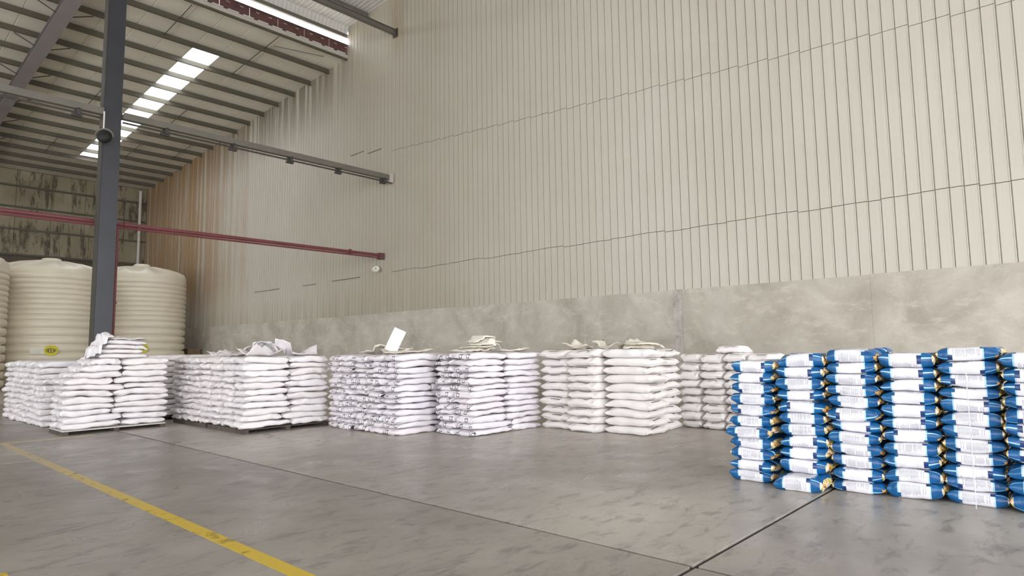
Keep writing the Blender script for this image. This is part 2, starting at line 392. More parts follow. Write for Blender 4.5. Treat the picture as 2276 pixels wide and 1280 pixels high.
# exposed lap seams of the far cladding
for (ya, yb, z) in ((23.4, 25.6, 4.68), (27.0, 28.2, 4.66), (30.5, 33.2, 4.70), (21.9, 22.9, 10.06), (23.2, 24.2, 10.24)):
    obox('lap_seam', 'purlin', (XW-0.022, XW+0.01, ya, yb, z, z+0.025), wall)

# ------------------------------------------------------------------ back wall
back = structure(obox('wall_back', 'dark_wall', (XL, XW+0.3, YB, YB+0.25, 0, 13.45)))
bands = [(7.98, 9.50), (9.62, 10.95), (11.05, 12.30), (12.42, 13.40)]
bx = [XW-0.02-1.9*k for k in range(9)]
for z0, z1 in bands:
    for a, b in zip(bx[1:], bx):
        obox('cladding_panel', 'back', (a+0.012, b-0.012, YB-0.05-rnd.uniform(0, 0.03), YB, z0, z1), back)
for z in (7.93, 9.56, 11.0, 12.36):
    obox('girt', 'purlin', (XL, XW, YB-0.16, YB-0.03, z-0.06, z+0.06), back)
left_wall_added = structure(obox('wall_left_added', 'outer', (XL-0.3, XL, YF, YB, 6.5, 17.9)))  # unseen wall, added and left open below to bring in side light
obox('lower_wall_added', 'outer', (XL-0.3, XL, 32.0, YB, 0.0, 6.5), left_wall_added)  # unseen infill added to keep the far end of the hall darker
structure(obox('wall_front_added', 'outer', (XL, XW, YF-0.3, YF, 10.0, 18.1)))  # unseen header added to cut daylight from the open front
otube('downpipe', 'white_pipe', (15.40, 50.2, 0), (15.40, 50.2, 13.2), 0.10)
tag(bpy.data.objects['downpipe'], 'white vertical downpipe in the far corner behind the ribbed tanks', 'pipe')

# ------------------------------------------------------------------ roof
ceil = structure(empty('ceiling'))
SK0, SKW = 10.45, 1.15
def sheet_mesh(name, ya, yb, zf, w, mat, ribs=1, t=0.012):
    bm = bmesh.new(); pts = []
    if ribs == 1:
        pts = [(0, 0), (w-0.05, 0), (w-0.04, 0.02), (w-0.01, 0.02)]; ribs = 0
    for i in range(ribs):
        a = i*w/ribs
        pts += [(a, 0), (a+w/ribs*0.62, 0), (a+w/ribs*0.72, 0.03), (a+w/ribs*0.90, 0.03)]
    pts += [(w, 0)]
    A = [bm.verts.new((x, ya, zf(ya)+z)) for x, z in pts]; B = [bm.verts.new((x, yb, zf(yb)+z)) for x, z in pts]
    for i in range(len(pts)-1): bm.faces.new((A[i], A[i+1], B[i+1], B[i]))
    m = bm_mesh(name, bm); m.materials.append(MT[mat]); return m
full = sheet_mesh('roof_sheet', STEP, YB+0.3, z_low, SKW, 'roof')
upf = sheet_mesh('upper_roof_sheet', YF-1, STEP+0.12, z_up, SKW, 'white_sheet', 6)
PUR = [26.1+1.62*k for k in range(15)]
SKY0, SKY1 = PUR[1]+0.45, PUR[12]-0.2
front_m = sheet_mesh('roof_sheet', STEP, SKY0, z_low, SKW, 'roof')
rear_m = sheet_mesh('roof_sheet', SKY1, YB+0.3, z_low, SKW, 'roof')
k0 = -int((SK0-XL)/SKW)-1
for k in range(k0, 5):
    x = SK0 + k*SKW
    o = link('roof_sheet', upf, None, ceil); o.location.x = x; o.name = 'upper_roof_sheet'
    if k in (0, -9, -18):  # first row is in view; the other rows are unseen, added to brighten the hall
        for m in (front_m, rear_m): o = link('roof_sheet', m, None, ceil); o.location.x = x
        ys = [SKY0] + PUR[2:12] + [SKY1]
        for a, b in zip(ys, ys[1:]):
            o = link('skylight_panel', sheet_mesh('skylight_panel', a, b, z_low, SKW, 'sky_sheet'), None, ceil); o.location.x = x
    else:
        o = link('roof_sheet', full, None, ceil); o.location.x = x
def zsec(bm, y, zt, h, w, x0, x1, t=0.012):
    # Z purlin: bottom flange, web, top flange
    box(bm, x0, x1, y-t/2, y+t/2, zt-h, zt); box(bm, x0, x1, y-w, y, zt-h, zt-h+t); box(bm, x0, x1, y, y+w, zt-t, zt)
for y in PUR:
    bm = bmesh.new(); zsec(bm, y, z_low(y)-0.005, 0.25, 0.085, XL, XW-0.03, 0.016); link('purlin', bm_mesh('purlin', bm), 'purlin', ceil)
for y in (22.9, 18.9, 16.9, 14.8, 12.7, 10.6, 8.5, 6.4, 4.3, 2.2, 0.1, -2, -4, -6, -8, -10, -12):
    bm = bmesh.new(); zsec(bm, y, z_up(y)-0.005, 0.21, 0.075, XL, XW-0.03, 0.016); link('upper_purlin', bm_mesh('upper_purlin', bm), 'tray', ceil)
for x, ya, yb in ((9.12, STEP+0.2, PUR[0]), (12.66, STEP+0.2, PUR[0]), (9.12, PUR[0], PUR[1]), (12.66, PUR[0], PUR[2]), (8.75, PUR[5], PUR[8]), (12.66, PUR[5], PUR[7]), (14.75, PUR[8], PUR[10]), (8.75, PUR[10], PUR[12]), (12.5, PUR[9], PUR[11])):
    otube('sag_rod', 'rod', (x, ya, z_low(ya)-0.10), (x, yb, z_low(yb)-0.10), 0.016, ceil, 6)
otube('sag_rod', 'rod', (12.9, 25.7, z_low(25.7)-0.06), (15.0, 25.1, z_low(25.1)-0.06), 0.012, ceil, 6)
# closing purlin, flashing and louvre of the roof step
zs = z_low(STEP)
obox('eave_purlin', 'purlin', (XL, XW+0.28, STEP-0.02, STEP+0.06, zs-0.14, zs-0.02), ceil)
obox('step_flashing', 'flash', (XL, XW+0.28, STEP-0.06, STEP+0.04, zs-0.06, zs+0.10), ceil)
obox('shadow_gap_rail', 'rod', (XL, XW+0.28, STEP-0.02, STEP+0.04, zs+0.10, zs+0.17), ceil)
for k in range(34):
    x = XW-0.12-0.62*k
    obox('lap_clip', 'white_sheet', (x-0.44, x, STEP-0.06, STEP-0.015, zs+0.115, zs+0.155), ceil)
bl = bmesh.new(); box(bl, 0, 1.2, -0.02, 0.02, 0, 0.40); blm = bm_mesh('louvre_panel', bl); blm.materials.append(MT['brown'])
for k in range(31):
    o = link('louvre_panel', blm, None, ceil); o.location = (XW+0.26-1.22*(k+1), STEP-0.01, zs+0.17)
    if k < 9:
        for q in (0.25, 0.8):
            obox('louvre_clip', 'flash', (o.location.x+q, o.location.x+q+0.14, STEP-0.045, STEP-0.03, zs+0.43, zs+0.455), ceil)
obox('louvre_cap', 'rod', (XL, XW+0.28, STEP-0.04, STEP+0.04, zs+0.57, zs+0.61), ceil)
zu = z_up(STEP)
obox('gutter_rail', 'tray', (XL, XW+0.28, STEP-0.02, STEP+0.10, zs+0.93, zs+1.10), ceil)
bm = bmesh.new(); pts = []
for q in range(6):
    a = q*SKW/6; pts += [(a, 0), (a+0.10, 0), (a+0.12, 0.035), (a+0.17, 0.035)]
pts += [(SKW, 0)]
A = [bm.verts.new((x, d, zs+1.08)) for x, d in pts]; B = [bm.verts.new((x, d-0.16, zu+0.03)) for x, d in pts]
for q in range(len(pts)-1): bm.faces.new((A[q], A[q+1], B[q+1], B[q]))
fm = bm_mesh('fascia_sheet', bm); fm.materials.append(MT['white_sheet'])
for k in range(k0, 5):
    o = link('fascia_sheet', fm, None, ceil); o.location = (SK0+k*SKW, STEP+0.02, 0)

# ------------------------------------------------------------------ frame: rafter, column, cross beams
raf = tag(empty('rafter', (5.65, STEP, 0)), 'grey steel rafter under the roof with diagonal braces to the purlins', 'beam')
def slope_box(bm, x0, x1, ya, yb, t0, t1):
    vs = []
    for y in (ya, yb):
        for x, t in ((x0, t0), (x1, t0), (x1, t1), (x0, t1)): vs.append(bm.verts.new((x-5.65, y-STEP, z_low(y)-t)))
    for f in ((0, 1, 2, 3), (7, 6, 5, 4), (0, 4, 5, 1), (1, 5, 6, 2), (2, 6, 7, 3), (3, 7, 4, 0)): bm.faces.new([vs[i] for i in f])
for nm, a in (('bottom_flange', (5.40, 5.90, 21.72, YB-0.1, 0.66, 0.63)), ('web', (5.635, 5.665, 21.72, YB-0.1, 0.63, 0.29)), ('top_flange', (5.45, 5.85, 21.72, YB-0.1, 0.29, 0.268))):
    bm = bmesh.new(); slope_box(bm, *a); link(nm, bm_mesh(nm, bm), 'girder', raf)
for k in range(1, 14, 2):
    y = PUR[k]
    for s in (-1, 1):
        bm = bmesh.new(); tube(bm, (s*0.22, y-STEP, z_low(y)-0.61), (s*0.95, y-STEP, z_low(y)-0.285), 0.022, 6)
        link('fly_brace', bm_mesh('fly_brace', bm), 'clamp', raf)
CX, CY = 5.67, 21.42
colm = tag(empty('steel_column', (CX, CY, 0)), 'dark slate steel column rising behind the sack mound', 'column')
zt = z_up(CY)-0.22
obox('web', 'column', (-0.02, 0.02, -0.20, 0.20, 0.02, zt), colm)
obox('flange', 'column', (-0.225, 0.225, -0.225, -0.20, 0.02, zt), colm)
obox('flange', 'column', (-0.225, 0.225, 0.20, 0.225, 0.02, zt), colm)
obox('base_plate', 'column', (-0.26, 0.25, -0.30, 0.30, 0, 0.025), colm)
obox('edge_angle', 'rod', (-0.262, -0.226, -0.20, 0.10, 0.025, zt-0.5), colm)

redp = tag(empty('red_cross_pipe', (CX, 21.62, 5.45)), 'red horizontal pipe running from the steel column to the clad wall', 'pipe')
otube('pipe', 'red', (-9.0, 0.10, 0), (XW-CX-0.10, 0.10, 0), 0.062, redp, 12)
otube('lower_pipe', 'red', (-9.0, 0.06, -0.115), (XW-CX-0.10, 0.06, -0.115), 0.034, redp, 10)
for x in (-4.0, 0.6, 8.6):
    bm = bmesh.new(); tube(bm, (x-0.04, 0.10, 0), (x+0.04, 0.10, 0), 0.105, 12); link('coupling', bm_mesh('coupling', bm), 'red', redp)
obox('wall_bracket', 'brown', (XW-CX-0.26, XW-CX-0.03, 0.0, 0.20, -0.17, 0.09), redp)
rv = tag(empty('red_riser_pipe', (CX+0.315, 21.45, 0)), 'thin red riser pipe fixed along the steel column', 'pipe')
otube('pipe', 'red', (0, 0, 0), (0, 0, 5.30), 0.05, rv, 10)
for z in (1.2, 3.0, 4.6): obox('pipe_clip', 'brown', (-0.06, 0.06, -0.07, 0.07, z, z+0.05), rv)

tray = tag(empty('cable_tray', (CX, 21.55, 8.62)), 'grey cable tray with clamps spanning from the column to the wall', 'tray')
for xa, xb in ((-10.0, -0.27), (0.24, XW-CX-0.06)):
    obox('channel', 'tray', (xa, xb, -0.48, -0.26, -0.07, 0.07), tray)
    obox('lip', 'tray', (xa, xb, -0.50, -0.485, -0.09, 0.11), tray)
    otube('conduit', 'rod', (xa, -0.42, -0.19), (xb, -0.42, -0.19), 0.032, tray, 8)
for x in (-0.9, 1.46, 3.6, 5.68, 7.68, 9.77):
    bm = bmesh.new(); box(bm, x-0.05, x+0.05, -0.50, -0.22, -0.26, -0.07); box(bm, x-0.16, x+0.10, -0.46, -0.34, -0.30, -0.24)
    link('clamp', bm_mesh('clamp', bm), 'clamp', tray)
obox('end_bracket', 'flash', (XW-CX-0.22, XW-CX-0.04, -0.55, -0.2, -0.2, 0.16), tray)

ub = tag(empty('upper_cross_beam', (CX, 20.94, 14.88)), 'grey horizontal beam below the upper roof ending in rust on the wall', 'beam')
obox('flange', 'tray', (-20, XW-CX-0.05, -0.09, 0.09, 0.09, 0.11), ub)
obox('web', 'tray', (-20, XW-CX-0.05, -0.02, 0.02, -0.09, 0.09), ub)
obox('lower_flange', 'tray', (-20, XW-CX-0.05, -0.09, 0.09, -0.11, -0.09), ub)
obox('end_plate', 'rod', (XW-CX-0.05, XW-CX-0.02, -0.15, 0.15, -0.2, 0.16), ub)

# round lamp on the column, small lamp on the wall
hl = tag(empty('column_floodlight', (5.36, 20.78, 7.78)), 'round black floodlight with pale rim clamped to the steel column', 'lamp')
bm = bmesh.new(); lathe(bm, [(0, -0.17), (0.09, -0.155), (0.16, -0.10), (0.20, 0.0), (0.17, 0.08), (0.09, 0.13), (0, 0.14)], 20)
o = link('housing', bm_mesh('housing', bm), 'black', hl, True); o.rotation_euler = (math.radians(78), 0, math.radians(-35))
bm = bmesh.new(); 
for i in range(24):
    a = PI*i/24; b = PI*(i+1)/24
    tube(bm, (0.235*math.cos(a), 0, 0.235*math.sin(a)), (0.235*math.cos(b), 0, 0.235*math.sin(b)), 0.022, 6)
o = link('rim', bm_mesh('rim', bm), 'tray', hl); o.rotation_euler = (0, 0, math.radians(-35))
otube('conduit', 'white_pipe', (-0.02, 0.02, 0.24), (-0.02, 0.02, 0.75), 0.022, hl, 8)
obox('arm', 'black', (-0.02, 0.20, 0.05, 0.20, -0.05, 0.03), hl)
wl = tag(empty('wall_lamp', (XW-0.02, 21.96, 4.91)), 'small pale bowl lamp fixed on the clad wall below the red pipe', 'lamp')
bm = bmesh.new(); lathe(bm, [(0, -0.10), (0.07, -0.095), (0.14, -0.05), (0.17, 0.0), (0.155, 0.005), (0.12, -0.04), (0.05, -0.07), (0, -0.075)], 18)
o = link('shade', bm_mesh('shade', bm), 'lamp', wl, True); put(o, (-0.22, -0.02, -0.02), (math.radians(55), 0, math.radians(-50)))
otube('arm', 'clamp', (0, 0.05, 0.02), (-0.18, 0.05, 0.02), 0.025, wl, 8)
bm = bmesh.new(); lathe(bm, [(0, -0.06), (0.05, -0.05), (0.06, 0), (0.03, 0.05), (0, 0.055)], 12)
o = link('knuckle', bm_mesh('knuckle', bm), 'clamp', wl, True); o.location = (-0.12, 0.16, 0.03)

# ------------------------------------------------------------------ water tanks
def tank(x, y, label, group=None, face=0.0, tall=1.0):
    R = 2.3; t = empty('water_tank', (x, y, 0)); tag(t, label, 'tank')
    pr = [(0, 0.0), (R-0.05, 0.0)]
    z = 0.06
    for k in range(8):                    # wide lower hoops
        pr += [(R-0.15, z), (R-0.15, z+0.03), (R-0.02, z+0.08), (R+0.015, z+0.20), (R, z+0.30), (R-0.03, z+0.365)]; z += 0.38
    for k in range(9):                   # finer upper hoops
        pr += [(R-0.10, z), (R-0.10, z+0.02), (R-0.015, z+0.055), (R+0.008, z+0.13), (R, z+0.19), (R-0.02, z+0.235)]; z += 0.245
    shoulder = z
    pr += [(R-0.03, z), (R-0.02, z+0.06)]
    bm = bmesh.new(); lathe(bm, pr, 72); link('body', bm_mesh('body', bm), 'tank', t, True)
    h = shoulder
    dome = [(R-0.02, h+0.05), (R-0.02, h+0.22), (R-0.10, h+0.32), (R*0.82, h+0.44), (R*0.6, h+0.62), (R*0.4, h+0.74), (R*0.2, h+0.82), (0, h+0.84)]
    def mod(k, a):
        amp = (0, 0.03, 0.10, 0.13, 0.10, 0.06, 0.02, 0)[k]
        return (0, amp*max(0, math.cos(11*a))**0.6)
    bm = bmesh.new(); lathe(bm, dome, 96, mod); d = link('dome', bm_mesh('dome', bm), 'tank', t, True)
    bm = bmesh.new(); lathe(bm, [(0.42, h+0.72), (0.42, h+0.92), (0.36, h+0.97), (0.05, h+0.99), (0, h+0.99)], 24)
    link('lid', bm_mesh('lid', bm), 'tank', t, True)
    def plate(name, mat, ang, zc, w, h, r, oval=True, par=t):
        bm = bmesh.new(); n = 28; vs = []; ws = []
        for i in range(n):
            a = 2*PI*i/n; ca, sa = math.cos(a), math.sin(a)
            if not oval: ca, sa = (math.copysign(abs(ca)**0.2, ca), math.copysign(abs(sa)**0.2, sa))
            th = ang + ca*w/2/r; zz = zc + sa*h/2
            vs.append(bm.verts.new((r*math.cos(th), r*math.sin(th), zz))); ws.append(bm.verts.new(((r-0.03)*math.cos(th), (r-0.03)*math.sin(th), zz)))
        bm.faces.new(vs)
        for i in range(n): bm.faces.new((vs[i], ws[i], ws[(i+1) % n], vs[(i+1) % n]))
        return link(name, bm_mesh(name, bm), mat, par)
    t.scale.z = tall
    b = plate('label_board', 'label_w', face-0.16, 1.69, 0.62, 0.26, R+0.045, False)
    l = plate('oval_label', 'label_y', face+0.05, 1.72, 0.56, 0.50, R+0.055)
    plate('inner_oval', 'label_d', face+0.05, 1.72, 0.40, 0.20, R+0.058, True, l)
    plate('inner_panel', 'label_y', face+0.05, 1.72, 0.34, 0.14, R+0.061, True, l)
    for k in range(3): plate('letter', 'label_d', face+0.05+(k-1)*0.045, 1.72, 0.055, 0.09, R+0.064, False, l)
    return t
fa = math.atan2(-38, -7.9)
tank(7.82, 38.1, 'cream ribbed plastic water tank partly behind the dark column, nearer the sack mound', face=math.atan2(-38.1, -7.0))
tank(12.5, 40.0, 'cream ribbed plastic water tank standing against the clad gable wall', face=math.atan2(-40, -11.3), tall=1.05)
tank(3.55, 36.1, 'cream ribbed water tank at the open end of the tank row', face=math.atan2(-36, -3))
cr = tag(empty('wooden_crate', (15.3, 39.9, 0)), 'brown wooden crate against the concrete dado behind the white sacks', 'crate')
obox('body', 'wood', (-0.35, 0.35, -0.45, 0.45, 0, 1.74), cr)
for z in (0.25, 0.8, 1.35): obox('slat', 'wood', (-0.38, 0.38, -0.48, 0.48, z, z+0.18), cr)
obox('lid', 'wood', (-0.39, 0.39, -0.50, 0.50, 1.74, 1.78), cr)

# ------------------------------------------------------------------ floor markings
def stripe(name, x0, x1, y0, y1, label):
    o = obox(name, 'yellow', (x0, x1, y0, y1, 0.0002, 0.0022)); return tag(o, label, 'floor marking')
stripe('yellow_floor_line', 2.265, 2.385, -3.0, 14.12, 'long worn yellow painted line across the concrete floor')
stripe('yellow_floor_line', 2.385, 3.7, 14.0, 14.12, 'faded pale stub of painted line leading to the sack pallet')
stripe('yellow_floor_line', 0.90, 1.01, 1.0, 5.72, 'second yellow painted line parallel to the long worn one')

# ------------------------------------------------------------------ sacks
def smooth(a, b, x):
    t = max(0, min(1, (x-a)/(b-a))); return t*t*(3-2*t)
def sack_mesh(name, mat, L, W, T, seed, droop=0.015, wr=1.0, puff=0.58, nu=26, nv=26, endmin=0.10, sqz=5.0, voff=0.0, side=0.70):
    sd = Vector((seed*3.17, seed*1.31, seed*0.77)); V = []; Fc = []; UVs = []
    rr = random.Random(seed*77+5); ph = [rr.uniform(0, 6.28) for _ in range(6)]
    skew = rr.uniform(-0.03, 0.03); lop = rr.uniform(-0.12, 0.12)
    for i in range(nu+1):
        q = -1+2*i/nu; s = math.copysign(abs(q)**0.78, q); e = abs(s)
        w = W/2*(1-0.07*smooth(0.45, 0.9, e)+0.03*smooth(0.9, 1, e))
        w *= 1+0.03*noise.noise(Vector((s*2, 0, 0))+sd)
        t = T/2*max(endmin, (max(0, 1-e**sqz))**0.5)*(1+lop*s)
        for j in range(nv):
            a = 2*PI*j/nv; ca, sa = math.cos(a), math.sin(a)
            y = w*math.copysign(abs(ca)**side, ca); z = t*math.copysign(abs(sa)**puff, sa)
            pl = smooth(0.45, 1.0, e)
            z += wr*pl*(0.012*math.sin(9*y/W*2+ph[0 if s < 0 else 1])+0.008*math.sin(17*y/W*2+ph[2 if s < 0 else 3]))*(0.6+0.4*abs(sa))
            d = noise.noise(Vector((s*2.3*L/0.9, y*4.5, z*9))+sd)*0.020*wr + noise.noise(Vector((s*6*L/0.9, y*11, z*16))+sd)*0.009*wr
            z += d*sa*0.9 ; y += d*ca*1.2
            x = s*L/2 + pl*wr*0.018*noise.noise(Vector((y*6, z*6, 3 if s > 0 else 9))+sd) + skew*y
            V.append((x, y, T/2 + z - droop*(e**2.2) + 0.006*math.sin(2.2*s+ph[4])))
    for i in range(nu):
        for j in range(nv):
            k = (j+1) % nv; Fc.append((i*nv+j, (i+1)*nv+j, (i+1)*nv+k, i*nv+k))
    Fc.append(tuple(range(nv))); Fc.append(tuple(nu*nv+j for j in reversed(range(nv))))
    zmin = min(v[2] for v in V); V = [(x, y, z-zmin) for x, y, z in V]
    m = bpy.data.meshes.new(name); m.from_pydata(V, [], Fc)
    ul = m.uv_layers.new(name='UVMap').data; li = 0
    for i in range(nu):
        for j in range(nv):
            for di, dj in ((0, 0), (1, 0), (1, 1), (0, 1)):
                ul[li].uv = (V[(i+di)*nv+(j+dj) % nv][0]/L+0.5, (j+dj)/nv+voff); li += 1
    for e in (0, 1):
        for j in range(nv): ul[li].uv = (float(e), j/nv); li += 1
    m.materials.append(MT[mat]); m.polygons.foreach_set('use_smooth', [True]*len(m.polygons)); m.update()
    # outward normals
    bm = bmesh.new(); bm.from_mesh(m); bmesh.ops.recalc_face_normals(bm, faces=bm.faces); bm.to_mesh(m); bm.free()
    return m
def flat_sack_mesh(name, mat, L, W, seed, amp=0.07, lift=0.0, t=0.02):
    """an empty, crumpled sack: two skins close together"""
    sd = Vector((seed*2.7, seed*5.1, seed)); nx, ny = 22, 14; V = []; Fc = []
    rr = random.Random(seed); cl = [rr.uniform(0, lift) for _ in range(4)]
    for top in (0, 1):
        for i in range(nx+1):
            for j in range(ny+1):
                a, b = i/nx, j/ny; x = (a-0.5)*L; y = (b-0.5)*W
                z = amp*(0.5+0.5*noise.noise(Vector((x*3.4, y*3.4, 0))+sd)) + 0.5*amp*abs(noise.noise(Vector((x*8, y*8, 2))+sd))
                cor = (cl[0]*max(0, 1-(a+b)*1.8) + cl[1]*max(0, 1-(1-a+b)*1.8) + cl[2]*max(0, 1-(a+1-b)*1.8) + cl[3]*max(0, 1-(2-a-b)*1.8))
                edge = min(a, 1-a, b, 1-b)
                V.append((x*(1+0.05*noise.noise(Vector((y*4, x, 5))+sd)), y*(1+0.06*noise.noise(Vector((x*4, y, 7))+sd)), z+cor+(t*min(1, edge*8)+0.004 if top else 0)))
    n1 = (nx+1)*(ny+1); id = lambda tp, i, j: tp*n1+i*(ny+1)+j
    for i in range(nx):
        for j in range(ny):
            Fc.append((id(1, i, j), id(1, i+1, j), id(1, i+1, j+1), id(1, i, j+1))); Fc.append((id(0, i, j), id(0, i, j+1), id(0, i+1, j+1), id(0, i+1, j)))
    for i in range(nx):
        Fc.append((id(0, i, 0), id(0, i+1, 0), id(1, i+1, 0), id(1, i, 0))); Fc.append((id(0, i+1, ny), id(0, i, ny), id(1, i, ny), id(1, i+1, ny)))
    for j in range(ny):
        Fc.append((id(0, 0, j+1), id(0, 0, j), id(1, 0, j), id(1, 0, j+1))); Fc.append((id(0, nx, j), id(0, nx, j+1), id(1, nx, j+1), id(1, nx, j)))
    zmin = min(v[2] for v in V)
    m = bpy.data.meshes.new(name); m.from_pydata([(x, y, z-zmin) for x, y, z in V], [], Fc); m.materials.append(MT[mat])
    m.uv_layers.new(name='UVMap')
    m.polygons.foreach_set('use_smooth', [True]*len(m.polygons)); m.update(); return m

LIB = {}
def lib(key, mat, L, W, T, n=8, **kw):
    LIB[key] = [sack_mesh('sack_'+key, mat, L, W, T, 11*len(LIB)+i+1, **kw) for i in range(n)]
lib('plain', 'sack', 0.97, 0.57, 0.138, n=14, wr=1.35, puff=0.45, side=0.54, endmin=0.30, sqz=7)
lib('square', 'sack_sq', 0.97, 0.52, 0.126, n=14, wr=1.15, puff=0.45, side=0.54, endmin=0.35, sqz=8)
lib('fat', 'sack_da', 0.92, 0.74, 0.170, sqz=4.5, droop=0.02, puff=0.45, side=0.52, endmin=0.22)
lib('small', 'sack_da', 0.80, 0.48, 0.164, sqz=4.5, droop=0.01, puff=0.45, side=0.52, endmin=0.22)
lib('heap', 'sack_top', 0.86, 0.56, 0.12, n=5, wr=2.0, sqz=2.6, droop=0.05, endmin=0.16)
lib('low', 'sack', 0.95, 0.52, 0.145, n=3, nu=8, nv=10, wr=0.6)
BL, BW, BT = 0.497, 0.44, 0.118
LIB['blue'] = [sack_mesh('sack_blue', 'blue', BL, BW, BT, 300+i, droop=0.0, wr=0.75, nu=28, endmin=0.09, sqz=3.9, puff=0.42, side=0.5, voff=0.0 if i % 2 else 0.06*i) for i in range(9)]
NORM = {}
def norm(m):
    """a template's vertices scaled to -1..1 on each axis"""
    if m.name not in NORM:
        vs = [v.co.copy() for v in m.vertices]
        lo = [min(v[i] for v in vs) for i in range(3)]; hi = [max(v[i] for v in vs) for i in range(3)]
        NORM[m.name] = [tuple(2*(v[i]-lo[i])/(hi[i]-lo[i])-1 for i in range(3)) for v in vs]
    return NORM[m.name]
def squeeze(m, cx, cy, L, W, rz, lo, hi, eps=0.002, press=1.38):
    """template pressed between the surfaces lo(x,y) and hi(x,y) inside an L x W cell; local coordinates about (cx, cy, zb)"""
    c, s = math.cos(rz), math.sin(rz); out = []
    for a, b, h in norm(m):
        x, y = a*L/2, b*W/2; wx, wy = cx+c*x-s*y, cy+s*x+c*y
        z0, z1 = lo(wx, wy)+eps, hi(wx, wy)-eps
        h = max(-1.0, min(1.0, h*press)); out.append((x, y, z0+(max(z1-z0, 0.02))*(h+1)/2))
    zb = min(v[2] for v in out)
    return [(x, y, z-zb) for x, y, z in out], zb
# height of what lies on the stacks, so that loose sacks rest on it
HF = {}; HR = 0.04
def h_add(ob, verts):
    c, s = math.cos(ob.rotation_euler[2]), math.sin(ob.rotation_euler[2]); X, Y, Z = ob.location
    for x, y, z in verts:
        k = (round((X+c*x-s*y)/HR), round((Y+s*x+c*y)/HR)); HF[k] = max(HF.get(k, 0), Z+z)
def h_at(x, y, r=1, miss=0.0):
    i, j = round(x/HR), round(y/HR)
    return max([HF.get((i+a, j+b), miss) for a in range(-r, r+1) for b in range(-r, r+1)])
def cell_sack(name, key, cx, cy, L, W, rz, lo, hi, label, group, top=False, press=1.38):
    m = rnd.choice(LIB[key]); flip = PI if rnd.random() < 0.5 else 0
    vs, zb = squeeze(m, cx, cy, L, W, rz+flip, lo, hi, press=press)
    me = m.copy(); me.vertices.foreach_set('co', [q for v in vs for q in v]); me.update()
    o = bpy.data.objects.new(name, me); col.objects.link(o); o.location = (cx, cy, zb); o.rotation_euler = (0, 0, rz+flip)
    if top: h_add(o, vs)
    return tag(o, label, 'sack', group)
def drop_sack(name, key, x, y, rz, label, group, size, thick, base):
    """a full sack that settles on whatever is below it"""
    def lo(a, b):
        m = sum(h_at(a+p*0.08, b+q*0.08, 2, base) for p in (-1, 0, 1) for q in (-1, 0, 1))/9
        return max(m, h_at(a, b, 2, base))+0.003
    return cell_sack(name, key, x, y, size[0], size[1], rz, lo, lambda a, b: lo(a, b)+thick, label, group, True)
def loose(name, x, y, rz, L, W, seed, label, base, mat='sack_top', amp=0.07, lift=0.0, t=0.02, group='loose empty sacks lying on the stacks'):
    """an empty sack draped over whatever is below it"""
    m = flat_sack_mesh(name, mat, L, W, seed, amp, lift, t); c, s = math.cos(rz), math.sin(rz)
    vs = [(v.co.x, v.co.y, v.co.z+0.003+h_at(x+c*v.co.x-s*v.co.y, y+s*v.co.x+c*v.co.y, 2, base)) for v in m.vertices]
    zb = min(v[2] for v in vs); vs = [(a, b, q-zb) for a, b, q in vs]
    m.vertices.foreach_set('co', [q for v in vs for q in v]); m.update()
    o = bpy.data.objects.new(name, m); col.objects.link(o); o.location = (x, y, zb); o.rotation_euler = (0, 0, rz); h_add(o, vs)
    return tag(o, label, 'sack', group)
def layers_of(z0, lh, n, seed, amp=0.034):
    """wavy bedding planes between the layers of a stack"""
    if not callable(lh): zz = lambda k: z0+k*lh; step = lh
    else: zz = lambda k: z0+lh(k); step = lh(2)-lh(1)
    def h(k):
        if k == 0: return lambda x, y: z0
        def f(x, y):
            return zz(k) + amp*noise.noise(Vector((x*1.6+seed, y*1.6, k*0.62))) + 0.40*amp*noise.noise(Vector((x*4.6, y*4.6+seed, k*0.8)))
        return f
    H = [h(k) for k in range(n)]
    last = H[-1]; H.append(lambda x, y: last(x, y)+step*1.08)
    return H
def core(name, cells, label):
    V = []; Fc = []
    for cx, cy, L, W, lo, hi in cells:
        m = rnd.choice(LIB['low']); b = len(V); vs, zb = squeeze(m, cx, cy, L-0.01, W-0.01, 0, lo, hi, 0.012)
        V += [(cx+x, cy+y, zb+z) for x, y, z in vs]; Fc += [tuple(b+i for i in p.vertices) for p in m.polygons]
    if not V: return
    me = bpy.data.meshes.new(name); me.from_pydata(V, [], Fc); o = link(name, me, 'sack', None, True); o['kind'] = 'stuff'
    o['label'] = label; o['category'] = 'sacks'
GAP = 0.003
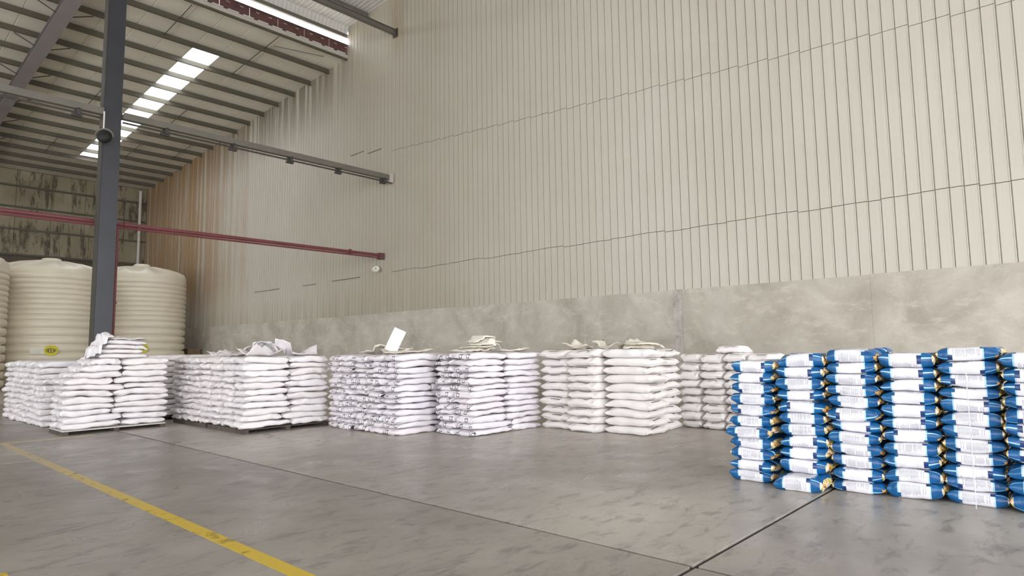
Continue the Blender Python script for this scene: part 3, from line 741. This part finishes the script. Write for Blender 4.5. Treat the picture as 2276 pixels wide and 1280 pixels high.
def stack(name, key, x0, y0, nx, ny, layers, lh, Lp, Wp, desc, group, z0=0.0, first='white sack', cut=lambda j, k: 0.0, seed=1.0):
    """nx sacks end to end along +x, ny side by side along +y; the -x ends and the -y flank face the open floor"""
    H = layers_of(z0, lh, layers, seed); inner = []
    for k in range(layers):
        yb = [y0+j*Wp + (rnd.uniform(-0.035, 0.035) if 0 < j < ny else 0) for j in range(ny+1)]
        yb[0] += rnd.uniform(-0.03, 0.03)
        for j in range(ny):
            xa = x0 + rnd.gauss(0, 0.026) + cut(j, k); xb = [xa] + [x0+i*Lp + (rnd.uniform(-0.11, 0.11) if i < nx else rnd.uniform(-0.04, 0.02)) for i in range(1, nx+1)]
            for i in range(nx):
                ya, yc = yb[j]+GAP, yb[j+1]-GAP
                if j == 0: ya += rnd.uniform(-0.022, 0.022)
                cx, L = (xb[i]+xb[i+1])/2, xb[i+1]-xb[i]-2*GAP; cy, W = (ya+yc)/2, yc-ya
                vis = i == 0 or j == 0 or k == layers-1
                if not vis: inner.append((cx, cy, L, W, H[k], H[k+1])); continue
                lay = 'topmost layer' if k == layers-1 else ('bottom layer' if k == 0 else ORD[k+1]+' layer up')
                if i == 0 and j == 0: pos = 'at the corner'
                elif i == 0: pos = ORD[j+1]+' along the end side'
                elif j == 0: pos = ORD[i+1]+' along the flank side'
                else: pos = 'row %s, %s sack' % (ORD[j+1], ORD[i+1])
                cell_sack(name, key, cx, cy, L, W, 0, H[k], H[k+1], '%s, %s, %s, %s' % (first, lay, pos, desc), group, k >= layers-2)
    core('packed_sacks', inner, 'white sacks packed inside ' + desc)

PAL = 0.09
stack('white_sack', 'plain', 3.30, 16.3, 2, 8, 11, 0.124, 0.90, 0.475, 'long stack before tanks', 'sacks in the long stack before the tanks', seed=3)
stack('white_sack', 'plain', 3.24, 14.35, 2, 2, 11, 0.120, 0.92, 0.50, 'pallet stack with mound', 'sacks on the pallet with the mound', z0=PAL, cut=lambda j, k: max(0, k-7)*0.13, seed=8)
stack('white_sack', 'plain', 5.16, 15.7, 2, 3, 11, 0.124, 0.92, 0.50, 'stack between both pallets', 'sacks in the stack between the pallets', z0=PAL, seed=14)
stack('white_sack', 'plain', 5.42, 11.66, 2, 7, 11, 0.120, 0.90, 0.50, 'long pallet stack', 'sacks on the long pallet stack', z0=PAL, seed=21)
stack('square_print_sack', 'square', 7.02, 9.16, 2, 5, 13, 0.109, 0.92, 0.455, 'longer printed stack', 'square-printed sacks in the longer stack', first='square-printed white sack', seed=30)
stack('square_print_sack', 'square', 7.72, 8.00, 2, 2, 13, 0.110, 0.94, 0.48, 'shorter printed stack', 'square-printed sacks in the shorter stack', first='square-printed white sack', seed=37)

# fat cream sacks: two columns of ends, one column laid across at the corner
g7 = 'fat cream sacks'
HA, HB, HC = (layers_of(0, 0.146, 10, s, 0.026) for s in (50, 55, 60)); inner = []
for k in range(10):
    lay = 'topmost' if k == 9 else ('bottom' if k == 0 else ORD[k+1]+' up')
    for j, (ya, yb, H, xa) in enumerate(((7.265, 7.94, HA, 9.44), (6.585, 7.255, HB, 9.36))):
        xs = xa + rnd.gauss(0, 0.03)
        cell_sack('cream_sack', 'fat', (xs+10.33)/2, (ya+yb)/2, 10.33-xs, yb-ya, 0, H[k], H[k+1],
                  'fat cream sack with dash mark, %s, column %s printed sacks' % (lay, 'next to the square' if j == 0 else 'one off the square'), g7, k > 7)
    xs = 9.56 + rnd.gauss(0, 0.03); ys = 5.68 + rnd.gauss(0, 0.03)
    cell_sack('cream_sack', 'fat', (xs+10.33)/2, (ys+6.575)/2, 6.575-ys, 10.33-xs, PI/2, HC[k], HC[k+1],
              'fat cream sack laid crosswise, %s, at the corner facing blue sacks' % lay, g7, k > 7)
    cell_sack('cream_sack', 'fat', 10.70, 6.22, 0.85, 0.70, PI/2, HC[k], HC[k+1], 'fat cream sack, %s, behind the crosswise corner sacks' % lay, g7, k > 7)
    for j in (1, 2):
        cy = 6.33+0.66*j; H = (HC, HB, HA)[j]
        if k == 9: cell_sack('cream_sack', 'fat', 10.77, cy, 0.86, 0.65, 0, H[k], H[k+1], 'fat cream sack in the top back row, %s from blue sacks' % ORD[j+1], g7, True)
        else: inner.append((10.77, cy, 0.86, 0.65, H[k], H[k+1]))
core('packed_sacks', inner, 'cream sacks packed behind the fat cream columns')
# smaller cream sacks near the blue stack
g8 = 'small cream sacks beside the blue stack'
H8 = [layers_of(0, 0.150, 9, 70+4*j, 0.026) for j in range(4)]
for k in range(9):
    lay = 'topmost' if k == 8 else ('bottom' if k == 0 else ORD[k+1]+' up')
    for j in range(4):
        xs = 11.05 + rnd.gauss(0, 0.035)
        cell_sack('cream_sack', 'small', (xs+11.86)/2, 5.66-0.445*j, 11.86-xs, 0.437, 0, H8[j][k], H8[j][k+1],
                  'smaller cream sack, %s, %s column from the fat cream sacks' % (lay, ORD[j+1]), g8, k > 6)

# mound on the pallet stack
mg = 'sacks of the mound on the pallet'
for dx, dy, rz, sc, lab in ((1.02, 0.40, 0.10, 0.90, 'lowest slumped white sack of the mound'), (0.98, 0.44, -0.10, 0.86, 'second slumped white sack of the mound'),
                            (1.06, 0.42, 0.16, 0.80, 'third slumped white sack of the mound'), (1.10, 0.45, 0.02, 0.74, 'highest full white sack of the mound')):
    drop_sack('white_sack', 'plain', 3.24+dx, 14.35+dy, rz, lab, mg, (sc, 0.52), 0.088, 1.38)
loose('empty_sack', 4.34, 14.80, 0.2, 0.70, 0.50, 3, 'crumpled empty sack crowning the mound on the pallet', 1.4, 'sack', 0.07, 0.06, 0.03)
loose('empty_sack', 3.84, 14.68, 0.1, 0.40, 0.50, 4, 'crumpled empty sack on the sloping side of the mound', 1.25, 'sack', 0.09, 0.0, 0.03)
zt4 = PAL+11*0.120
for q, (x, y, rz, lf, lab) in enumerate(((6.0, 12.2, 0.4, 0.21, 'empty sack with raised pointed corners on the long pallet stack corner'), (6.4, 12.9, 1.2, 0.20, 'empty sack with small peak, second along the long pallet stack'),
        (6.75, 12.2, -0.5, 0.21, 'empty sack with tall pointed flap next to the printed stacks'), (5.95, 13.4, 0.1, 0.12, 'empty sack lying rumpled midway on the long pallet stack'),
        (6.3, 14.3, 0.8, 0.16, 'empty sack lying near the far end of the long pallet stack'))):
    loose('empty_sack', x, y, rz, 0.82, 0.50, 20+q, lab, zt4, 'sack', 0.06, lf, 0.03)
zt5 = 13*0.109; zt6 = 13*0.110
for q, (x, y, z, rz, lf, lab) in enumerate(((7.55, 9.5, zt5, 0.2, 0.08, 'empty sack lying on the near end of the longer printed stack'), (7.9, 10.35, zt5, 1.1, 0.10, 'empty sack lying midway on the longer printed stack'),
        (8.0, 10.95, zt5, -0.3, 0.12, 'empty sack lying on the far end of the longer printed stack'), (8.25, 8.5, zt6, 0.3, 0.10, 'flat empty sack at the foot of the crumpled heap'),
        (9.1, 8.5, zt6, -0.4, 0.10, 'empty sack on the shorter printed stack next to fat cream sacks'))):
    loose('empty_sack', x, y, rz, 0.85, 0.52, 40+q, lab, z, 'sack_top', 0.055, lf, 0.03)
gh = 'crumpled cream sacks heaped on the stacks'
for q, (dx, dy, rz, lab) in enumerate(((0, 0, 0.3, 'lower crumpled cream sack of the heap on the printed stack'), (0.08, 0.02, 1.0, 'middle crumpled cream sack of the heap on the printed stack'), (0.04, 0.0, -0.4, 'top crumpled cream sack of the heap on the printed stack'))):
    drop_sack('crumpled_sack', 'heap', 8.40+dx, 8.50+dy, rz, lab, gh, (0.86-0.2*q, 0.56-0.06*q), 0.045, zt6)
# the sack standing upright, its foot between two lying ones
m = flat_sack_mesh('upright_sack', 'sack', 0.46, 0.24, 77, 0.02, 0.05, 0.012)
o = bpy.data.objects.new('upright_sack', m); col.objects.link(o)
_r = Vector((0.79, -0.61, 0)); _x = (_r*0.42 + Vector((0, 0, 0.9))).normalized(); _z = _x.cross(_r).normalized(); _y = _z.cross(_x)
_m = Matrix((_x, _y, _z)).transposed().to_4x4(); _fx, _fy = 7.50, 9.86
_pts = [_m @ v.co for v in m.vertices]
_m.translation = Vector((_fx, _fy, max(h_at(_fx+p.x, _fy+p.y)-p.z for p in _pts)+0.003)); o.matrix_world = _m
tag(o, 'stiff white empty sack standing upright on the longer printed stack', 'sack', 'loose empty sacks lying on the stacks')
for q, (x, y, rz, lf, lab) in enumerate(((10.2, 7.5, 0.3, 0.22, 'empty sack with raised corner between printed and fat cream sacks'), (10.5, 6.9, 1.3, 0.16, 'empty sack with small peak on the fat cream sacks'))):
    loose('empty_sack', x, y, rz, 0.80, 0.52, 80+q, lab, 1.44, 'sack_top', 0.08, lf, 0.03)
for q, (x, y, rz, lab) in enumerate(((10.15, 6.15, 0.5, 'lower rumpled cream sack heaped on the fat cream sacks'), (10.22, 6.12, -0.2, 'upper rumpled cream sack heaped on the fat cream sacks'))):
    drop_sack('crumpled_sack', 'heap', x, y, rz, lab, gh, (0.84-0.15*q, 0.56-0.06*q), 0.055, 1.45)
drop_sack('cream_sack', 'small', 11.5, 4.95, 0.1, 'smaller cream sack lying extra on top near the blue sacks', g8, (0.78, 0.46), 0.13, 1.34)

# ------------------------------------------------------------------ pallets
def pallet(x0, x1, y0, y1, mat, label):
    p = empty('pallet', ((x0+x1)/2, (y0+y1)/2, 0)); tag(p, label, 'pallet', 'pallets under the white sacks')
    w, d = (x1-x0)/2, (y1-y0)/2
    nb = max(4, int((y1-y0)/0.16)); st = 2*d/nb
    bm = bmesh.new(); box(bm, -w, w, 0.012, st-0.012, 0.066, 0.088); me = bm_mesh('deck_board', bm); me.materials.append(MT[mat])
    for k in range(nb):
        o = link('deck_board', me, None, p); o.location.y = -d+k*st
    for x in (-w+0.05, 0, w-0.05):
        obox('runner', 'pallet_dark', (x-0.045, x+0.045, -d, d, 0, 0.066), p)
    return p
pallet(3.26, 5.05, 14.36, 15.36, 'pallet_pale', 'pale low pallet under the stack with the sack mound')
pallet(5.46, 7.22, 11.70, 13.30, 'pallet_dark', 'dark low pallet under the corner of the long sack stack')
pallet(5.46, 7.22, 13.40, 15.10, 'pallet_dark', 'dark low pallet under the far end of the long sack stack')
pallet(5.20, 7.00, 15.75, 17.15, 'pallet_dark', 'dark low pallet under the stack between both pallet stacks')

# ------------------------------------------------------------------ blue and white sacks
def seam_mesh(seed):
    bm = bmesh.new(); n = 9; rows = []
    for a in range(3):
        rows.append([((a-1)*0.014+0.004*math.sin(i*2.2+seed), (i/(n-1)-0.5)*BW*0.90*(1-0.10*a), 0.006*math.sin(i*1.3+seed+a*0.6)) for i in range(n)])
    top = [[bm.verts.new((x, y, z+0.0035)) for x, y, z in r] for r in rows]; bot = [[bm.verts.new((x, y, z-0.0035)) for x, y, z in r] for r in rows]
    for a in range(2):
        for i in range(n-1):
            bm.faces.new((top[a][i], top[a+1][i], top[a+1][i+1], top[a][i+1])); bm.faces.new((bot[a][i], bot[a][i+1], bot[a+1][i+1], bot[a+1][i]))
    for i in range(n-1): bm.faces.new((top[2][i], bot[2][i], bot[2][i+1], top[2][i+1]))
    m = bm_mesh('end_seam', bm); m.materials.append(MT['seam']); m.polygons.foreach_set('use_smooth', [True]*len(m.polygons)); return m
SEAMS = [seam_mesh(i) for i in range(4)]
gb = 'blue and white printed sacks'
def add_seams(o, L):
    vs = o.data.vertices
    for s in (-1, 1):
        zs_ = [v.co.z for v in vs if v.co.x*s > 0.97*L/2]
        e = bpy.data.objects.new('end_seam', rnd.choice(SEAMS)); col.objects.link(e); e.parent = o
        e.location = (s*(L/2-0.002), 0, sum(zs_)/len(zs_)); e.rotation_euler = (0, 0, 0 if s > 0 else PI)
NB = 7; cpitch = 0.490; lhb = 0.1205
for c in range(NB):
    yc = 2.88 - cpitch*c; xf = 7.10 + 0.055*c - (0.14*(c-4) if c >= 5 else 0); odd = c % 2
    n = 12 if c in (2, 4, 6) else 11
    lev = (lambda k: lhb*(k + (0, 0.28, 0.38, 0.46, 0.5, 0.5, 0.5, 0.5, 0.5, 0.5, 0.5, 0.5)[min(k, 11)])) if odd else (lambda k: lhb*k)
    H = layers_of(0, lev, n, 90+3*c, 0.016)
    for k in range(n):
        lay = 'topmost layer' if k == n-1 else ('bottom layer' if k == 0 else ORD[k+1]+' layer up')
        for r in range(2):
            lean = 0.006*(n-k) if c == 0 else 0.0
            xa, xb = ((xf+rnd.gauss(0, 0.032), xf+0.437) if r == 0 else (xf+0.443, xf+0.86))
            if c == 1 and k == 0 and r == 0: xa, xb = xa-0.20, xb-0.20
            L = BL*rnd.uniform(0.985, 1.0)
            o = cell_sack('printed_sack', 'blue', (xa+xb)/2, yc+lean+rnd.gauss(0, 0.003), L, xb-xa, -PI/2, H[k], H[k+1],
                          'blue and white sack, %s, %s column, %s row counted from white sacks' % (lay, ORD[c+1], 'exposed' if r == 0 else 'back'), gb, k >= n-2, 1.32)
            add_seams(o, L)
otube('packing_strap', 'strap', (7.22, 0.92, 0.0), (7.24, 0.92, 1.28), 0.004)
tag(bpy.data.objects['packing_strap'], 'thin white strap hanging down the face of the blue stack', 'strap')
